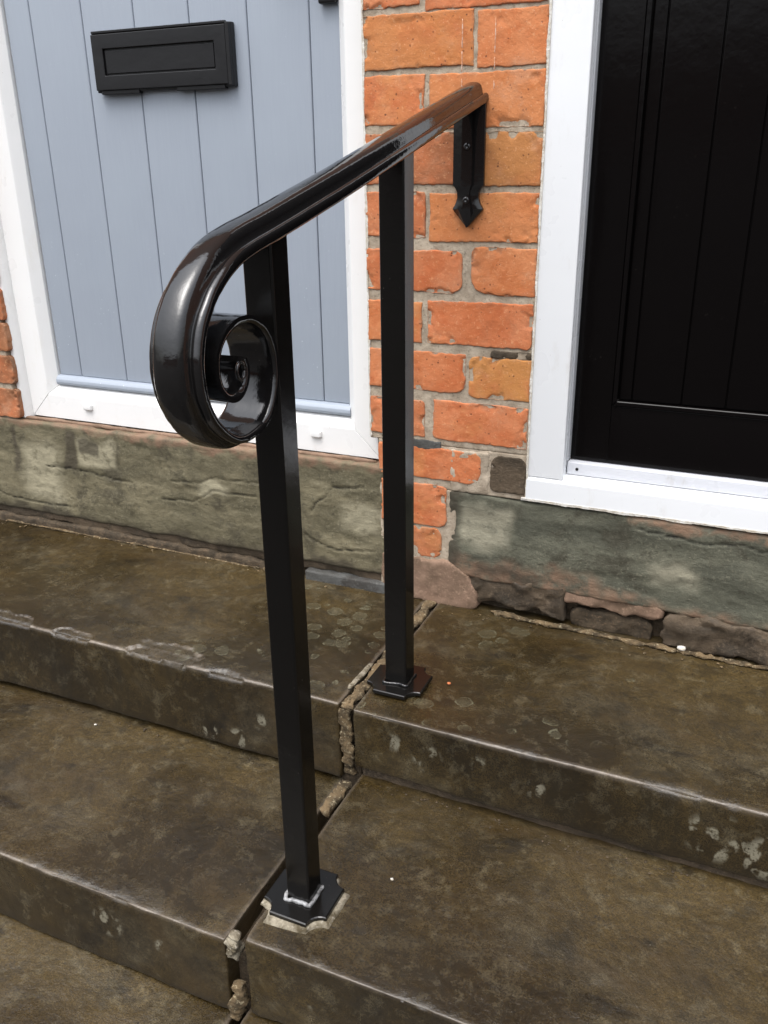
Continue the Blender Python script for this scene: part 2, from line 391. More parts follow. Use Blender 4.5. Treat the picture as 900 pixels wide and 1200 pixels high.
def strip(pts, w, h, n=12, amp=.35, sc=60, s=0, per=14, up=(0, 0, 1)):
    """irregular lumpy strip along a polyline: mortar squeezed in a joint, sealant bead, weld bead"""
    P = catmull(pts, per); T = np.gradient(P, axis=0); T /= np.linalg.norm(T, axis=1)[:, None]
    up = np.array(up, float); side = np.cross(T, up); side /= np.linalg.norm(side, axis=1)[:, None]; U = np.cross(side, T)
    V = []; F = []
    m = len(P); a = np.linspace(0, 2 * np.pi, n, endpoint=False)
    ca = np.sign(np.cos(a)) * np.abs(np.cos(a)) ** .4; sa = np.sign(np.sin(a)) * np.abs(np.sin(a)) ** .4
    for i in range(m):
        e = min(1, .45 + min(i, m - 1 - i) / 2.5)
        V.append(P[i] + side[i] * (ca * w / 2 * e)[:, None] + U[i] * (sa * h / 2 * e)[:, None])
    V = np.concatenate(V); ctr = np.repeat(P, n, 0); dv = V - ctr
    k = 1 + amp * fbm(V, sc * 1.6, 4, s); V = ctr + dv * k[:, None] + side.repeat(n, 0) * (w * .18 * vn(ctr, sc * .7, s + 5))[:, None]
    for i in range(m - 1):
        for j in range(n): F.append([i * n + j, i * n + (j + 1) % n, (i + 1) * n + (j + 1) % n, (i + 1) * n + j])
    F.append(list(range(n))[::-1]); F.append([(m - 1) * n + j for j in range(n)])
    return V, F

def ragged(edge, out, wmin, wmax, y0, y1, s=0, step=.0011):
    """flat skim of sealant: one straight edge, one torn edge"""
    P = []
    for a, b in zip(edge[:-1], edge[1:]):
        n = max(2, int(math.dist(a, b) / step)); P += [(a[0] + (b[0] - a[0]) * t / n, a[1] + (b[1] - a[1]) * t / n) for t in range(n)]
    P = np.array(P + [edge[-1]]); Q = np.stack([P[:, 0], P[:, 0] * 0, P[:, 1]], 1)
    k = .5 + 1.0 * fbm(Q, 20, 3, s) + .35 * fbm(Q, 200, 3, s + 3); k = np.clip(k, 0, 1.3)
    wd = wmin + (wmax - wmin) * k; out = np.array(out); n = len(P)
    A = P - out * .002; B = P + out * wd[:, None]; B2 = P + out * (wd * .75)[:, None]
    V = [(x, y1, z) for x, z in A] + [(x, y0, z) for x, z in A] + [(x, y0 + .0003, z) for x, z in B2] + [(x, y1, z) for x, z in B]
    V = np.array(V); V[n:3 * n, 1] += .0007 * fbm(V[n:3 * n], 120, 3, s + 7)
    F = [[r_ * n + i, r_ * n + i + 1, (r_ + 1) * n + i + 1, (r_ + 1) * n + i] for r_ in range(3) for i in range(n - 1)] + [[3 * n + i, 3 * n + i + 1, i + 1, i] for i in range(n - 1)] + [[0, n, 2 * n, 3 * n], [n - 1, 4 * n - 1, 3 * n - 1, 2 * n - 1]]
    return V, F

# ------------------------------------------------------------------ ground
link('pavement', [(-300, -300, -.2), (300, -300, -.2), (300, 300, -.2), (-300, 300, -.2)], [[0, 1, 2, 3]], MASPH, smooth=False)['kind'] = 'structure'

# ------------------------------------------------------------------ stone steps
def slab(name, lo, hi, label, seed, lichen=(), spots=(), chips=(), res=(.0042, .0050, .0055), fx=(-1.35, .78), r=.0045, gx=1):
    cx = .5 * (max(lo[0], -1) + min(hi[0], 1))
    st = {}
    def disp(P, N, U):
        topm = sstep(.3, .9, N[:, 2]); fr = sstep(.3, .9, -N[:, 1])
        xe = np.minimum(np.abs(P[:, 0] - lo[0]), np.abs(P[:, 0] - hi[0]))
        # distance to the front top arris
        da = np.hypot(P[:, 1] - lo[1], P[:, 2] - hi[2])
        Q = P.copy()
        big = fbm(P, 3.2, 3, seed); mid = fbm(P, 16, 4, seed + 3); fi = fbm(P, 70, 3, seed + 7)
        dn = topm * (.0030 * big + .0012 * mid + .0004 * fi) + (1 - topm) * (.0035 * big + .0028 * mid + .0011 * fi)
        edge = np.exp(-(da / .010) ** 2)
        X0 = np.stack([P[:, 0], P[:, 0] * 0, P[:, 0] * 0], 1); nick = np.maximum(0, fbm(X0, 24, 4, seed + 11)) + 1.6 * np.maximum(0, fbm(X0, 9, 3, seed + 12) - .28)
        dn -= edge * (.0010 + .0062 * nick); dn += (1 - topm) * .0030 * fbm(X0, 2.6, 2, seed + 14)
        ch = np.zeros(len(P)); cr = np.zeros(len(P)); rim = np.zeros(len(P))
        for (x0, x1, y0, y1) in chips:
            u = (P[:, 0] - (x0 + x1) / 2) / ((x1 - x0) / 2); v = (P[:, 1] - (y0 + y1) / 2) / ((y1 - y0) / 2)
            s_ = np.maximum(np.abs(u), np.abs(v)) * .35 + .65 * np.hypot(u, v) + .55 * fbm(P, 26, 4, seed + 20)
            m = sstep(1.03, .97, s_) * (P[:, 2] > hi[2] - .007)
            dn -= m * (.0052 + .0022 * fbm(P, 55, 2, seed + 9)) * (.6 + .5 * (v < .2))
            rim = np.maximum(rim, np.exp(-((s_ - 1) / .05) ** 2) * (P[:, 2] > hi[2] - .004) * sstep(-.3, .2, fbm(P, 40, 2, seed + 50)))
            ch = np.maximum(ch, m)
        Q += N * dn[:, None]
        # bottom edge unevenness
        li = np.zeros(len(P))
        for (x, y, rr, a) in lichen: li = np.maximum(li, a * np.exp(-(((P[:, 0] - x) ** 2 + (P[:, 1] - y) ** 2) / rr ** 2)))
        sp = np.zeros(len(P))
        for (x, z, rr, a) in spots: sp = np.maximum(sp, a * np.exp(-(((P[:, 0] - x) ** 2 + (P[:, 2] - z) ** 2) / rr ** 2)) * fr)
        st['lichen'] = sstep(.25, .6, li) * topm; st['spots'] = sstep(.3, .6, sp)
        e = np.exp(-(da / .0034) ** 2) * (.85 + .5 * fbm(P, 9, 3, seed + 30))
        e = np.maximum(e, rim * .55)
        for k in (0, 1):
            xs = (lo, hi)[k][0]; db = np.hypot(P[:, 0] - xs, P[:, 2] - hi[2]); e = np.maximum(e, .45 * np.exp(-(db / .004) ** 2))
        st['edge'] = np.clip(e, 0, 1); st['chip'] = np.clip(ch * .35, 0, 1)
        st['crack'] = sstep(.02, .0, P[:, 2] - lo[2]) * fr * .5  # front face darkens towards the slab's bottom edge
        return Q
    P, F, N = rbox(lo, hi, r, res, disp, fx=fx, skip=((1, 1), (2, 0)))
    o = link(name, P, F, MSTONE, origin=(cx, lo[1], lo[2]), attrs=st)
    tag(o, label, 'step', 'wet sandstone steps'); return o
XL, XR = -2.2, 1.9
slab('stone_step', (XL, -.404, .128), (-.082, .08, .282), 'top left stone step with chipped front edge below the grey door', 1,
     lichen=[(-.28, -.10, .10, 1), (-.20, -.17, .12, 1), (-.14, -.30, .09, .9), (-.33, -.33, .06, .8), (-.10, -.05, .05, .8), (-.42, -.36, .05, .7)],
     spots=[(-.29, .152, .022, 1), (-.352, .15, .018, 1), (-.24, .20, .02, .8)],
     chips=[(-.90, -.775, -.42, -.378), (-.705, -.615, -.42, -.384), (-.532, -.385, -.42, -.350), (-.345, -.27, -.42, -.392)], res=(.003, .003, .005))
slab('stone_step', (-.054, -.412, .163), (XR, .08, .282), 'top right stone step carrying the rear handrail post', 2,
     lichen=[(0, -.06, .06, 1), (.05, -.10, .06, 1), (.13, -.08, .05, .9), (.01, -.385, .07, 1), (.12, -.35, .05, .9), (.25, -.36, .05, .9), (.04, -.02, .04, .8), (.35, -.15, .04, .6)],
     spots=[(.527, .22, .045, 1), (.60, .205, .04, 1), (.08, .222, .028, 1), (.262, .222, .018, 1), (.02, .235, .02, .8), (.17, .24, .018, .7)])
slab('stone_step', (XL, -.768, -.026), (-.084, -.36, .116), 'middle left stone step, lower neighbour of the front post slab', 3,
     lichen=[(-.62, -.74, .03, .8)], spots=[(-.30, .06, .03, .9), (-.2, .05, .02, .7)], chips=[(-.62, -.585, -.785, -.745)])
slab('stone_step', (-.047, -.776, -.002), (XR, -.36, .143), 'middle right stone step carrying the front handrail post', 4,
     lichen=[(.30, -.62, .03, .5)], spots=[(.06, .07, .03, .5)])
slab('stone_step', (XL, -1.16, -.17), (-.084, -.70, -.030), 'lowest left stone step in the bottom left corner', 5, fx=(-1.1, .3))
slab('stone_step', (-.055, -1.16, -.17), (XR, -.70, -.006), 'lowest right stone step under the front post slab', 6, fx=(-.2, .4))
# rubble packing under the slabs (dark bed the slabs sit on)
def rough_block(name, lo, hi, mat, seed, amp=.004, res=.006, r=.006, parent=None, attrs=None, fx=(-1.35, .78), corners=None, sc=24, skip=((1, 1),), warp=.0, origin=None):
    st = {}
    def disp(P, N, U):
        Q = P + N * (amp * (fbm(P, sc, 4, seed) + .5 * fbm(P, sc * 3.5, 3, seed + 4)))[:, None]
        if warp:
            Q[:, 0] += warp * fbm(P, 30, 3, seed + 8); Q[:, 2] += warp * fbm(P, 26, 3, seed + 9)
        de = np.minimum.reduce([np.abs(P[:, 0] - lo[0]), np.abs(P[:, 0] - hi[0]), np.abs(P[:, 2] - lo[2]), np.abs(P[:, 2] - hi[2])])
        st['edge'] = np.exp(-(de / .005) ** 2); st.setdefault('pale', P[:, 0] * 0)
        if attrs:
            for k, f in attrs.items(): st[k] = f(P)
        return Q
    P, F, N = rbox(lo, hi, min(r, .45 * min(np.array(hi) - np.array(lo))), res, disp, fx=fx, skip=skip, corners=corners)
    return link(name, P, F, mat, parent=parent, origin=origin or lo, attrs=st)
o = rough_block('bedding', (-.045, -.398, .10), (XR, .0, .170), MPACK, 31, .004, .007, origin=(.3, -.4, .1)); tag(o, 'thin brown packing course under the top right step', kind='structure')
o = rough_block('bedding', (XL, -.385, .05), (-.09, .0, .130), MDARK, 32, .004, .009, origin=(-.6, -.4, .05)); tag(o, 'dark bedding mortar under the top left step', kind='structure')
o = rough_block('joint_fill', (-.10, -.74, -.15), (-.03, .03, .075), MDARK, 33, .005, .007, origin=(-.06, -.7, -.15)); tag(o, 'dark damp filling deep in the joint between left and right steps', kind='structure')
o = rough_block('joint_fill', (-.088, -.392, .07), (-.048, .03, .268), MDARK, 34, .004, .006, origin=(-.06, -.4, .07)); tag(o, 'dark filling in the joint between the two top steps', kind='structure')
def mort(name, pts, w_, h_, mat, label, s, **k):
    V, F = strip(pts, w_, h_, s=s, **k); o = link(name, V, F, mat, origin=tuple(np.mean(np.array(pts), 0)))
    tag(o, label, kind='structure'); return o
mort('joint_mortar', [(-.067, -.398, .138), (-.068, -.402, .17), (-.069, -.405, .20), (-.067, -.404, .235), (-.068, -.406, .268), (-.068, -.394, .277), (-.0655, -.34, .2775), (-.067, -.27, .277), (-.070, -.20, .277), (-.072, -.12, .2775), (-.069, -.05, .279), (-.071, 0, .281)], .021, .009, MTAN, 'tan crumbling mortar filling the joint between the two top steps', 40, up=(0, .7, .7), per=30, amp=.7, sc=45)
mort('joint_mortar', [(-.083, -.36, .284), (-.083, -.31, .284), (-.082, -.27, .283)], .010, .004, MBED, 'pale mortar smear beside the joint of the two top steps', 47, per=12)
mort('joint_mortar', [(-.056, -.425, .142), (-.060, -.46, .138), (-.068, -.50, .130)], .016, .014, MTAN, 'loose tan mortar lump at the back of the lower joint', 42, per=22, amp=1.1)
mort('joint_mortar', [(-.066, -.765, .135), (-.069, -.770, .115), (-.067, -.765, .092)], .015, .018, MBED, 'pale mortar lump in the front of the lower joint', 43, up=(0, 1, 0), per=22, amp=1.2)
mort('joint_mortar', [(-.062, -.768, .045), (-.065, -.772, .02), (-.072, -.775, -.02)], .018, .018, MTAN, 'tan mortar lump at the foot of the lower joint', 44, up=(0, 1, 0), per=22, amp=1.1)
# crumbs lying on the treads
def crumb(name, c, r, mat, label, cat, s):
    V = []; F = []; n, m = 9, 6
    for i in range(m + 1):
        for j in range(n):
            a = math.pi * i / m; b = 2 * math.pi * j / n; V.append((math.sin(a) * math.cos(b), math.sin(a) * math.sin(b) * .8, math.cos(a) * .55))
    V = np.array(V); V *= (1 + .45 * fbm(V + s, 1.6, 3, s))[:, None]; V = V * r + np.array(c)
    for i in range(m):
        for j in range(n): F.append([i * n + j, (i + 1) * n + j, (i + 1) * n + (j + 1) % n, i * n + (j + 1) % n])
    o = link(name, V, F, mat, origin=tuple(c), attrs={'edge': np.zeros(len(V))}); o.color = (0, 0, 0, 1); tag(o, label, cat); return o
crumb('brick_crumb', (.071, -.281, .286), .0036, MBRICK, 'tiny orange brick crumb on the top right step near the rear post', 'crumb', 3)
crumb('mortar_crumb', (.428, -.012, .290), .008, MSEAL, 'small white mortar flake at the back of the top right step', 'crumb', 5)
crumb('mortar_crumb', (.10, -.60, .147), .0028, MSEAL, 'tiny white mortar crumb on the middle right step beside the front post', 'crumb', 6)
crumb('mortar_crumb', (-.60, -.44, .118), .003, MSEAL, 'tiny pale crumb on the middle left step', 'crumb', 7)

rng = np.random.default_rng(5)
def grit(n, fx_, fy_, fz_, rmin_, rmax_, mat, label, org):
    T_ = np.array([(1, 0, 0), (-1, 0, 0), (0, 1, 0), (0, -1, 0), (0, 0, .7), (0, 0, -.7)]); FT = [(0, 2, 4), (2, 1, 4), (1, 3, 4), (3, 0, 4), (2, 0, 5), (1, 2, 5), (3, 1, 5), (0, 3, 5)]
    V = []; F = []
    for i in range(n):
        c = np.array([fx_(), fy_(), 0.]); c[2] = fz_ + .0004; r_ = rmin_ + (rmax_ - rmin_) * rng.random() ** 3
        V.append(T_ * (r_ * (.6 + .8 * rng.random((6, 1)))) @ np.array([[math.cos(i), math.sin(i), 0], [-math.sin(i), math.cos(i), 0], [0, 0, 1]]) + c); F += [[q + 6 * i for q in f] for f in FT]
    o = link('grit', np.concatenate(V), F, mat, origin=org, smooth=False); tag(o, label, kind='stuff'); return o
ux = lambda a, b: (lambda: a + (b - a) * rng.random())
back = lambda y, s_: (lambda: y - abs(rng.normal(0, s_)))
grit(170, ux(-1.25, -.1), back(-.006, .012), .283, .0007, .0032, MTAN, 'tan grit along the wall on the top left step', (-.6, 0, .283))
grit(190, ux(-.04, .7), back(-.012, .014), .283, .0007, .0034, MTAN, 'tan grit along the wall on the top right step', (.3, 0, .283))
grit(150, ux(-.05, .65), back(-.414, .012), .144, .0007, .0028, MDARK, 'dark grit at the back of the middle right step', (.3, -.42, .144))
grit(130, ux(-1.0, -.09), back(-.408, .012), .117, .0007, .0028, MDARK, 'dark grit at the back of the middle left step', (-.5, -.42, .117))
grit(60, lambda: -.066 + rng.normal(0, .014), ux(-.40, -.01), .2825, .0006, .0026, MTAN, 'tan crumbs beside the joint of the two top steps', (-.066, -.2, .283))

# ------------------------------------------------------------------ door sill stones and rubble under them
def wall_stone(name, lo, hi, mat, seed, label, cracks=(), amp=.004, pale=(), brown=(), damp=(), strata=.0022, rr=.006, warp=.004):
    st = {}
    def disp(P, N, U):
        p2 = P[:, [0, 2]] + np.stack([.004 * fbm(P, 45, 3, seed + 1), .004 * fbm(P, 45, 3, seed + 2)], 1)
        SP = P * np.array([1, 1, 3.]); 
        f = amp * fbm(P, 8, 4, seed) + strata * fbm(SP, 7, 4, seed + 5) + .0014 * fbm(P, 60, 4, seed + 6)
        # flaking layers: terrace the surface
        L = fbm(SP, 5, 3, seed + 40); ter = sstep(.05, .09, L) + sstep(.30, .33, L) - sstep(-.22, -.19, -L)
        f = f - .0007 * ter
        ck = np.zeros(len(P))
        for c in cracks:
            dd = segd(p2, c); ck = np.maximum(ck, np.exp(-(dd / .0012) ** 2) * sstep(-.15, .3, fbm(P, 22, 3, seed + 77))); f = f - .004 * np.exp(-(dd / .0016) ** 2)
            up = np.exp(-(dd / .018) ** 2) * .0012; f = f + up
        st['crack'] = np.clip(ck, 0, 1) * (N[:, 1] < -.3)
        for nm, regs in (('pale', pale), ('brown', brown), ('damp', damp)):
            a = np.zeros(len(P))
            for (x0, x1, z0, z1, s_) in regs:
                q = .5 * s_ ; wob = .02 * fbm(P, 22, 4, seed + 60)
                a = np.maximum(a, sstep(-q, q, P[:, 0] + wob - x0) * sstep(q, -q, P[:, 0] + wob - x1) * sstep(-q, q, P[:, 2] + wob - z0) * sstep(q, -q, P[:, 2] + wob - z1))
            st[nm] = a
        Q = P + N * f[:, None]
        Q[:, 2] += warp * fbm(P * np.array([1, 1, .2]), 18, 3, seed + 70)
        return Q
    P, F, N = rbox(lo, hi, rr, (.0038, .006, .0034), disp, fx=(-1.32, .75), skip=((1, 1),))
    o = link(name, P, F, mat, origin=(max(lo[0], -1.2), lo[1], lo[2]), attrs=st)
    tag(o, label, 'sill'); return o
wall_stone('door_sill_stone', (XL, .0, .322), (-.168, .12, .560), MSILL_L, 11, 'long cracked buff stone sill under the grey door',
    cracks=[[(-1.30, .375), (-1.251, .361), (-1.195, .352), (-1.111, .348), (-1.0, .352)], [(-.70, .462), (-.635, .467), (-.588, .482), (-.521, .485), (-.44, .488)],
            [(-.737, .41), (-.652, .418), (-.591, .453), (-.48, .455)], [(-1.075, .452), (-.956, .452), (-.868, .442), (-.818, .44)],
            [(-.36, .385), (-.337, .371), (-.275, .363), (-.195, .373)], [(-.345, .44), (-.333, .457), (-.29, .501), (-.221, .511)]],
    damp=[(-1.01, -.975, .455, .54, .012), (-1.175, -1.16, .43, .54, .012), (XL, -.16, .30, .335, .02), (-.965, -.90, .50, .53, .01)], brown=[(XL, -.16, .548, .60, .012)],
    pale=[(-1.15, -1.03, .36, .50, .05), (-.97, -.86, .47, .53, .02), (-.62, -.56, .44, .47, .02), (-.27, -.18, .42, .47, .03)])
wall_stone('door_sill_stone', (-.036, .0, .352), (XR, .12, .530), MSILL_R, 12, 'green grey stone sill under the black door',
    cracks=[[(.33, .51), (.42, .50), (.5, .505), (.6, .50)]], amp=.003, strata=.0016,
    pale=[(-.01, .085, .425, .505, .03), (.36, .44, .41, .45, .04)], brown=[(-.03, .26, .30, .395, .04), (.26, 1.5, .30, .368, .03), (.3, .6, .512, .56, .012)], damp=[(-.04, -.012, .34, .55, .02), (.02, .16, .36, .385, .02)])
def piece(name, lo, hi, mat, seed, label, cat='stone', **k):
    o = rough_block(name, lo, hi, mat, seed, **k); tag(o, label, cat); return o
zero = {'pale': lambda P: P[:, 0] * 0, 'brown': lambda P: P[:, 0] * 0, 'damp': lambda P: P[:, 0] * 0}
piece('packing_stone', (XL, .006, .300), (-.17, .12, .328), MPACK, 51, 'long thin brown stone layer beneath the buff sill', amp=.006, warp=.004, origin=(-.8, 0, .3))
piece('packing_stone', (XL, -.004, .270), (-.372, .12, .302), MDARK, 52, 'dark broken stone strip where the wall meets the top left step', amp=.006, warp=.005, origin=(-.8, 0, .27))
piece('slate_sliver', (-.362, -.010, .276), (-.160, .10, .304), MSLATE, 53, 'dark grey slate sliver at the right end under the buff sill', 'slate', amp=.003, warp=.003, r=.004)
V, F = strip([(-.47, -.006, .286), (-.42, -.010, .287), (-.37, -.008, .285)], .012, .010, s=70); tag(link('mortar_crust', V, F, MTAN, origin=(-.42, 0, .285)), 'pale mortar crust at the back of the top left step', kind='structure')
V, F = strip([(-1.27, -.004, .284), (-1.1, -.006, .285), (-.95, -.005, .284), (-.78, -.006, .286), (-.6, -.005, .284), (-.48, -.006, .285)], .005, .004, s=71, amp=1.4); tag(link('mortar_crust', V, F, MTAN, origin=(-.9, 0, .285)), 'thin broken mortar line along the back of the top left step', kind='structure')
# under the right sill: dark hollow, broken brick and stone pieces
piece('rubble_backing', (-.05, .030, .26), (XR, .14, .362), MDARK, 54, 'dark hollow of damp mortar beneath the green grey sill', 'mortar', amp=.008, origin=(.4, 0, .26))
piece('brown_stone', (-.030, .002, .300), (.205, .12, .362), MPACK, 55, 'brown broken stone left of the hollow under the green grey sill', amp=.009, warp=.011, sc=34)
piece('brick_fragment', (.208, .002, .330), (.385, .10, .357), MPINK, 56, 'thin pinkish brick fragment wedged beneath the green grey sill', 'brick', amp=.006, warp=.010, sc=40, corners={(1, -1): .012, (-1, 1): .006})
piece('brown_stone', (.395, -.004, .284), (XR, .12, .350), MPACK, 57, 'long brown rough stone beneath the right part of the green grey sill', amp=.010, warp=.012, sc=34, corners={(-1, 1): .012})
piece('brown_stone', (.215, .010, .280), (.370, .10, .322), MDARK, 58, 'dark loose stone in the hollow under the green grey sill', amp=.008, warp=.008, corners={(-1, 1): .015, (1, 1): .015})
V, F = strip([(.06, -.002, .286), (.14, -.010, .286), (.24, -.012, .287), (.33, -.014, .285), (.42, -.016, .286)], .012, .006, s=72, amp=1.4); tag(link('mortar_crust', V, F, MTAN, origin=(.2, 0, .285)), 'tan mortar line along the back of the top right step', kind='structure')
V, F = strip([(.42, -.015, .285), (.47, -.018, .286), (.52, -.016, .284), (.62, -.016, .285)], .010, .005, s=73, amp=1.5); tag(link('mortar_crust', V, F, MTAN, origin=(.5, 0, .285)), 'thin tan mortar crust at the far right back of the top right step', kind='structure')

# ------------------------------------------------------------------ brick pier between the doors
pier = thing('brick_wall', (-.04, 0, .282), 'orange brick pier between the two doors with grey mortar joints', 'wall')
def mortar_sheet(parent, lo, hi, seed, wedge=()):
    st = {}
    def disp(P, N, U):
        Q = P + N * (.0010 * fbm(P, 22, 4, seed) + .0009 * fbm(P, 95, 4, seed + 3))[:, None]
        return Q
    P, F, N = rbox(lo, hi, .003, (.0036, .03, .0036), disp, skip=((1, 1),))
    return link('mortar', P, F, MMORT, parent=parent)
mortar_sheet(pier, (-.203, .0016, .620), (.1185, .10, 1.46), 81); mortar_sheet(pier, (-.186, .0018, .531), (.1185, .10, .6205), 86); mortar_sheet(pier, (-.184, .0016, .27), (-.020, .10, .531), 85)
def brick(parent, x0, x1, z0, z1, seed, y=-.0012, corners=None, red=0, buff=0, rough=1.0, mat=None, name='brick', wv=1.0):
    st = {}
    if name == 'brick': x0 -= .0015; x1 += .0015; z0 -= .0022; z1 += .0022
    x1 = min(x1, .1172)
    lo = (x0, y, z0); hi = (x1, y + .06, z1)
    def disp(P, N, U):
        ex = np.minimum(np.abs(U[:, 0] - x0), np.abs(U[:, 0] - x1)); ez = np.minimum(np.abs(U[:, 2] - z0), np.abs(U[:, 2] - z1)); e = np.minimum(ex, ez)
        near = np.exp(-(e / .012) ** 2)
        Q = P.copy()
        S2 = P * np.array([1, .2, 1])
        cx, cz = (x0 + x1) / 2, (z0 + z1) / 2
        Q[:, 0] += wv * (.0020 * fbm(S2, 22, 3, seed) + near * .0018 * fbm(S2, 110, 4, seed + 1))
        Q[:, 2] += wv * (.0018 * fbm(S2, 18, 3, seed + 2) + near * .0020 * fbm(S2, 110, 4, seed + 3))
        fr = sstep(.2, .9, -N[:, 1])
        f = rough * (.0011 * fbm(P, 18, 4, seed + 4) + .0006 * fbm(P, 75, 4, seed + 5)) - .0003
        chipm = sstep(.28, .42, fbm(P, 30, 3, seed + 6)) * np.exp(-(e / .014) ** 2)
        f -= rough * .0030 * chipm
        Q[:, 1] -= f * fr
        st['edge'] = np.clip(.7 * np.exp(-(e / .0030) ** 2) + .7 * chipm, 0, 1)
        return Q
    P, F, N = rbox(lo, hi, .0022, (.0030, .02, .0030), disp, skip=((1, 1),), corners=corners)
    o = link(name, P, F, mat or MBRICK, parent=parent, attrs=st); o.color = (red, buff, 0, 1); return o
ROWS = [
 (-.199, -.101, 1.366, 1.440, {}, 0, 0), (-.087, .114, 1.357, 1.436, {}, 0, 0),
 (-.200, -.007, 1.274, 1.351, {}, .15, .5), (.003, .1165, 1.270, 1.347, {}, 0, .2),
 (-.201, -.091, 1.188, 1.261, {}, 0, .1), (-.079, .1165, 1.181, 1.259, {}, 0, .35),
 (-.202, -.024, 1.093, 1.171, {}, .75, 0), (-.010, .1165, 1.090, 1.169, {}, .7, .6),
 (-.202, -.088, 1.005, 1.077, {}, .3, 0), (-.078, .115, .999, 1.075, {}, 0, .35),
 (-.202, -.019, .911, .979, {(1, 1): .012, (1, -1): .018}, .15, 0), (.001, .115, .911, .986, {(-1, -1): .030, (-1, 1): .01}, 0, .2),
 (-.200, -.094, .818, .887, {}, 0, .2), (-.080, .114, .819, .892, {(1, -1): .01}, 0, 0),
 (-.200, -.008, .729, .797, {(1, -1): .02}, 0, .1), (.001, .1165, .724, .795, {(-1, 1): .014, (-1, -1): .010}, .1, .9),
 (-.200, -.087, .636, .704, {(1, 1): .01}, .25, 0), (-.067, .113, .635, .708, {(-1, -1): .01}, 0, 0),
 (-.182, .027, .553, .612, {(1, -1): .022, (1, 1): .012}, 0, 0),
 (-.178, -.042, .452, .536, {(1, -1): .018, (1, 1): .01}, .1, 0),
]
for i, (x0, x1, z0, z1, cn, rd, bf) in enumerate(ROWS): brick(pier, x0, x1, z0, z1, 200 + i * 13, corners=cn, red=rd, buff=bf, rough=1.0 if z0 > .62 else 1.7)
b = brick(pier, .048, .1145, .545, .612, 601, corners={(-1, 1): .022, (1, 1): .014, (-1, -1): .012}, red=1., rough=1.8, mat=MPACK); b['label'] = 'dark brown worn brick'
b = brick(pier, -.174, -.050, .383, .444, 602, corners={(1, -1): .02, (1, 1): .02}, red=.35, rough=2.4, y=-.0005); b['label'] = 'eroded pale orange brick stub'
# slate packing in a joint and dark crack
b = brick(pier, -.118, -.052, .609, .628, 603, mat=MSLATE, name='slate_packing', rough=.4)
b = brick(pier, .040, .116, .799, .812, 604, mat=MPACK, name='stone_packing', rough=1.5, corners={(-1, 1): .006})
o = rough_block('cement_patch', (-.18, -.0045, .278), (.028, .05, .378), MPINK, 82, .003, .004, parent=pier, corners={(1, 1): .075, (1, -1): .012}, warp=.008)
o['label'] = 'smooth pinkish cement patch'
o = rough_block('cement_patch', (-.036, -.001, .530), (.046, .05, .618), MMORT, 83, .003, .004, parent=pier, warp=.004); o['label'] = 'grey mortar patch'
# chalk lines left on the second course
for (x, zs) in ((-.022, ((1.262, 1.292), (1.296, 1.338), (1.237, 1.252))), (.033, ((1.262, 1.281), (1.287, 1.336), (1.235, 1.247)))):
    parts = []
    for (za, zb) in zs:
        V, F = strip([(x, -.0070, za), (x + .0006, -.0074, (za + zb) / 2), (x, -.0070, zb)], .0011, .003, n=8, s=int(za * 1000), per=8, up=(0, 1, 0)); parts.append((V, F))
    V, F = join(parts); link('chalk_mark', V, F, MCHALK, parent=pier)

# brickwork left of the grey door
lw = thing('brick_wall', (-1.3, 0, .56), 'dark worn brick edge at the far left beside the white frame', 'wall')
st = rbox((-1.9, .0035, .555), (-1.150, .12, 1.46), .003, (.004, .03, .004), lambda P, N, U: P + N * (.003 * fbm(P, 22, 4, 90))[:, None], fx=(-1.3, -1.1), skip=((1, 1),))
link('mortar', st[0], st[1], MMORT, parent=lw)
zz = [(.566, .632, 1.), (.650, .712, 1.), (.728, .790, .85), (.800, .868, .9), (.890, .962, .2), (.98, 1.055, .2), (1.07, 1.145, .2), (1.16, 1.235, .1), (1.25, 1.325, .1), (1.34, 1.415, .1)]
for i, (z0, z1, rd) in enumerate(zz):
    xs = (-1.335, -1.136) if i % 2 else (-1.25, -1.136)
    brick(lw, xs[0], xs[1], z0, z1, 700 + i * 11, red=rd, rough=2.2 if i == 0 else 1.3, corners={(1, 1): .008, (1, -1): .008})

# the rest of the house front, above and beside the photograph's frame
hs_ = thing('house_front', (0, .1, 0), 'brick house front continuing around the two doors', 'house')
P = [box((-.2, .004, 1.462), (.117, .3, 2.12)), box((-6, .004, 2.125), (6, .3, 5.6)), box((-6, .005, -.18), (-1.905, .3, 2.123)), box((1.16, .004, .54), (6, .3, 2.123)), box((-1.9, .004, 1.462), (-1.16, .3, 2.122)), box((-6, .13, -.18), (6, .3, .55))]
V, F = join(P); link('wall', V, F, MTERR, parent=hs_, smooth=False)

